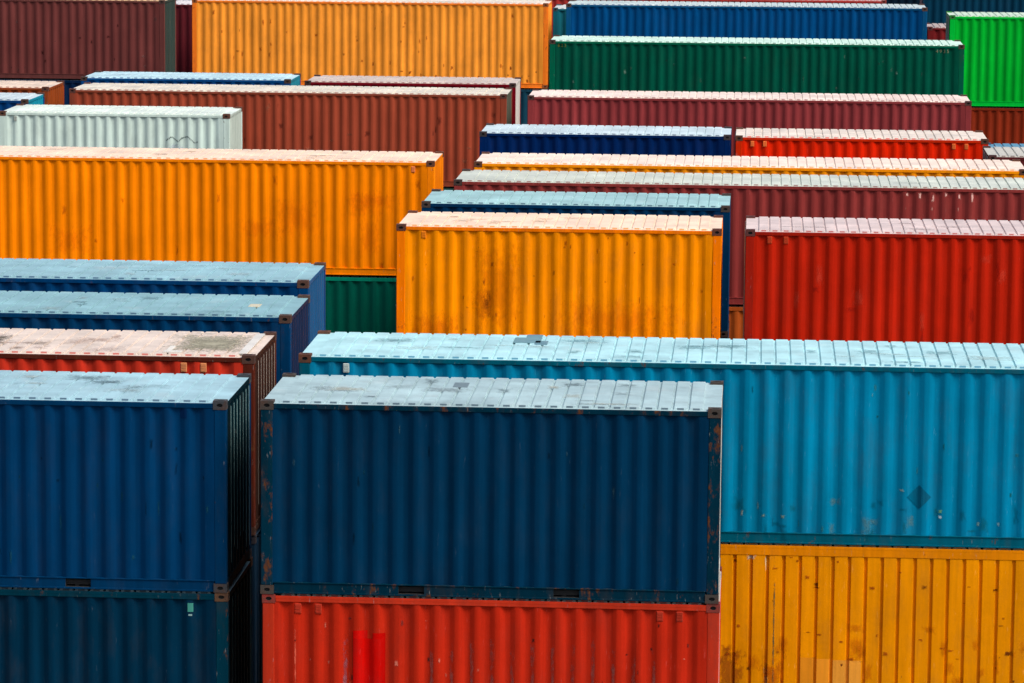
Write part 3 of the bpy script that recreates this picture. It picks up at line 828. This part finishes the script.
def roof_stain(c, x0, x1, y0, y1, col, cover=0.7):
    n = 8; vs, fs = [], []; L, H = c['L'], c['H']; yo = -W/2 + 0.010; a, b = -L/2 + 0.010, L/2 - 0.010
    for j in range(n + 1):
        for i in range(n + 1):
            x = x0 - L/2 + (x1 - x0) * i / n; y = y0 - W/2 + (y1 - y0) * j / n
            e = max(0.0, 1 - (abs(y) / (-yo)) ** 2); ex = min(1.0, max(0.0, (x - a - 0.18) / 0.6), max(0.0, (b - 0.18 - x) / 0.6))
            vs.append((x, y, H - DROP + 0.029 + (dent(x * 1.2, y * 1.5, c['sd'] + 2, 0.008) + 0.004) * e * ex))
    for j in range(n):
        for i in range(n): k = j*(n+1)+i; fs.append((k, k+1, k+n+2, k+n+1))
    me = bpy.data.meshes.new('roof_stain'); me.from_pydata(vs, [], fs); me.materials.append(M_STAIN)
    # the stain fades towards its rim in its own x and y
    ro = [k for k in c['root'].children if k.name.startswith('roof')][0]
    o = link('roof_stain', me, ro, lin(col, KR)); o['cover'] = cover
rng = random.Random(77)
roof_stain(C['R1'], 4.55, 6.0, 0.12, 2.3, (186, 182, 160), 0.95); roof_stain(C['R1'], 4.8, 5.8, 0.3, 1.9, (170, 166, 146), 0.9)
roof_stain(C['R1'], 1.70, 2.40, 0.60, 1.75, (120, 112, 100), 0.95)
for key, n, x0, x1, cols in (('F1', 16, 0.4, 5.7, ((190, 186, 168), (150, 166, 172), (110, 128, 136))), ('B1', 10, 2.9, 5.7, ((150, 178, 186), (190, 206, 206), (120, 150, 160))),
                             ('C1', 26, 0.5, 10.5, ((130, 178, 188), (104, 150, 160), (200, 226, 226))), ('R1', 14, 1.5, 4.7, ((200, 170, 156), (170, 150, 136), (232, 214, 206))),
                             ('B2', 8, 2.0, 5.7, ((120, 160, 172), (180, 206, 210))), ('B3', 8, 1.6, 5.7, ((130, 168, 182), (190, 214, 220))), ('O2', 8, 0.4, 5.7, ((226, 196, 166), (236, 214, 190))),
                             ('O1', 10, 3.0, 11.8, ((226, 198, 172), (214, 190, 170))), ('R2', 6, 0.4, 4.9, ((196, 180, 180), (180, 160, 158)))):
    for k in range(n):
        x = rng.uniform(x0, x1 - 0.9); y = rng.uniform(0.15, 1.7); w = rng.uniform(0.15, 0.9); h = rng.uniform(0.12, 0.55)
        roof_stain(C[key], x, x + w, y, min(2.3, y + h), rng.choice(cols), rng.uniform(0.25, 0.6))

# ------------------------------------------------------------------ what carries them: the rest of each stack down to the ground
def buried_proto():
    r = bpy.data.objects.new('shipping_container', None); COL.objects.link(r); return r
def buried(x0, yf, L, zb, h, color, label):
    r = buried_proto(); k = h / STD
    r.location = (x0 + L/2, yf + W/2, zb); r.scale = (1, 1, k)
    r['label'] = label; r['category'] = 'shipping container'; r['group'] = 'containers buried at the foot of the stacks'
    for s in (0, 1):
        a = link('side_wall', cached(('bw', L, STD, 'b'), lambda: wall_mesh(L, STD, 'b', -1, 0)), r, color)
        t = link('top_rail', cached(('tr', L, STD, 0.065), lambda: rail_mesh_top(L, STD, 0.065)), r, color)
        q = link('bottom_rail', cached(('br', L, STD, False), lambda: rail_mesh_bottom(L, STD, False)), r, color)
        e = link('end_wall', cached('bend', lambda: end_wall_mesh(STD, 1)), r, color); e.location.x = (L/2 if s else -L/2)
        if s: rotz(a); rotz(t); rotz(q)
        else: rotz(e)
        for sx in (-1, 1):
            sy = 1 if s else -1
            p = link('corner_post', cached(('post', STD, sx, sy), lambda: post_mesh(STD, sx, sy)), r, color); p.location = (sx*L/2, sy*W/2, 0)
            for top in (0, 1):
                g = link('corner_casting', cached(('cast', sx, sy, top), lambda: casting_mesh(sx, sy, top)), p, color)
                g.location.z = STD if top else 0.002
    link('roof', cached(('broof', L), lambda: roof_mesh(L, STD, 1)), r, color)
    link('floor_frame', cached(('floor', L), lambda: floor_mesh(L)), r)

below = {k: v for k, v in (('F1', 'RL'), ('B1', 'BL'), ('C1', 'YO'), ('O1', 'G2'), ('M1', 'OB'), ('GL', 'GU'), ('BM', 'BU'), ('O4', 'OU'))}
skip = {C[k]['root']['label'] for k in below}
words = ['top', 'second']
palette = [(0.05, 0.012, 0.010, 1), (0.01, 0.03, 0.06, 1), (0.06, 0.06, 0.055, 1), (0.012, 0.04, 0.03, 1)]
rng = random.Random(11)
for x0, yf, L, zb, cs, lab in FOOT:
    if lab in skip or zb < 0.3: continue
    n = max(1, round(zb / 2.65)); h = (zb - 0.002) / n
    short = lab.split(',')[0].split(' with ')[0].split(' showing ')[0].split(' of which ')[0].split(' seen ')[0].split(' glimpsed ')[0]
    for i in range(n):
        col = rng.choice(palette)
        buried(x0 + 0.01, yf + 0.01, L, i * h, h - 0.002, col,
               ('lowest' if i == 0 else 'hidden') + ' container beneath the ' + short)

# ------------------------------------------------------------------ ground
gb = MB(); gb.face([(-3000, -600, 0), (3000, -600, 0), (3000, 5400, 0), (-3000, 5400, 0)])
g = bpy.data.objects.new('ground', gb.mesh('ground', [ground_mat()])); COL.objects.link(g); g['kind'] = 'structure'

# ------------------------------------------------------------------ light
wd = bpy.data.worlds.new('World'); SC.world = wd; wd.use_nodes = True
nt = wd.node_tree; bg = nt.nodes['Background']
sky = nt.nodes.new('ShaderNodeTexSky'); sky.sky_type = 'NISHITA'; sky.sun_disc = False
SUN_EL, SUN_AZ = math.radians(52), math.radians(122)       # azimuth clockwise from +y (the view direction)
sky.sun_elevation = SUN_EL; sky.sun_rotation = SUN_AZ
sky.dust_density = 4.0; sky.air_density = 1.0; sky.ozone_density = 1.0
nt.links.new(sky.outputs[0], bg.inputs[0]); bg.inputs[1].default_value = 0.06
sun = bpy.data.lights.new('sun', 'SUN'); sun.energy = 1.5; sun.angle = math.radians(24); sun.color = (1.0, 0.95, 0.88)
so = bpy.data.objects.new('sun', sun); COL.objects.link(so)
d = Vector((math.sin(SUN_AZ) * math.cos(SUN_EL), math.cos(SUN_AZ) * math.cos(SUN_EL), math.sin(SUN_EL)))
so.rotation_euler = d.to_track_quat('Z', 'Y').to_euler(); so.location = (20, -20, 60)

# ------------------------------------------------------------------ camera
R = ((0.997758, 0.06643422, 0.00809073), (-0.06458887, 0.98752891, -0.14357901), (-0.01752839, 0.14273453, 0.98960578))
right, fwd, up = Vector(R[0]), Vector(R[1]), Vector(R[2])
cam = bpy.data.cameras.new('camera'); co = bpy.data.objects.new('camera', cam); COL.objects.link(co)
m = Matrix.Identity(4)
for i in range(3): m[i][0], m[i][1], m[i][2] = right[i], up[i], -fwd[i]
m[2][3] = EYE
co.matrix_world = m
cam.sensor_fit = 'HORIZONTAL'; cam.sensor_width = 36.0; cam.lens = F_PX / 1024 * 36.0
cam.clip_start = 1.0; cam.clip_end = 8000
SC.camera = co
vs = SC.view_settings
vs.view_transform = 'Standard'; vs.look = 'None'; vs.gamma = 1.0; vs.exposure = 1.40
vs.use_curve_mapping = False
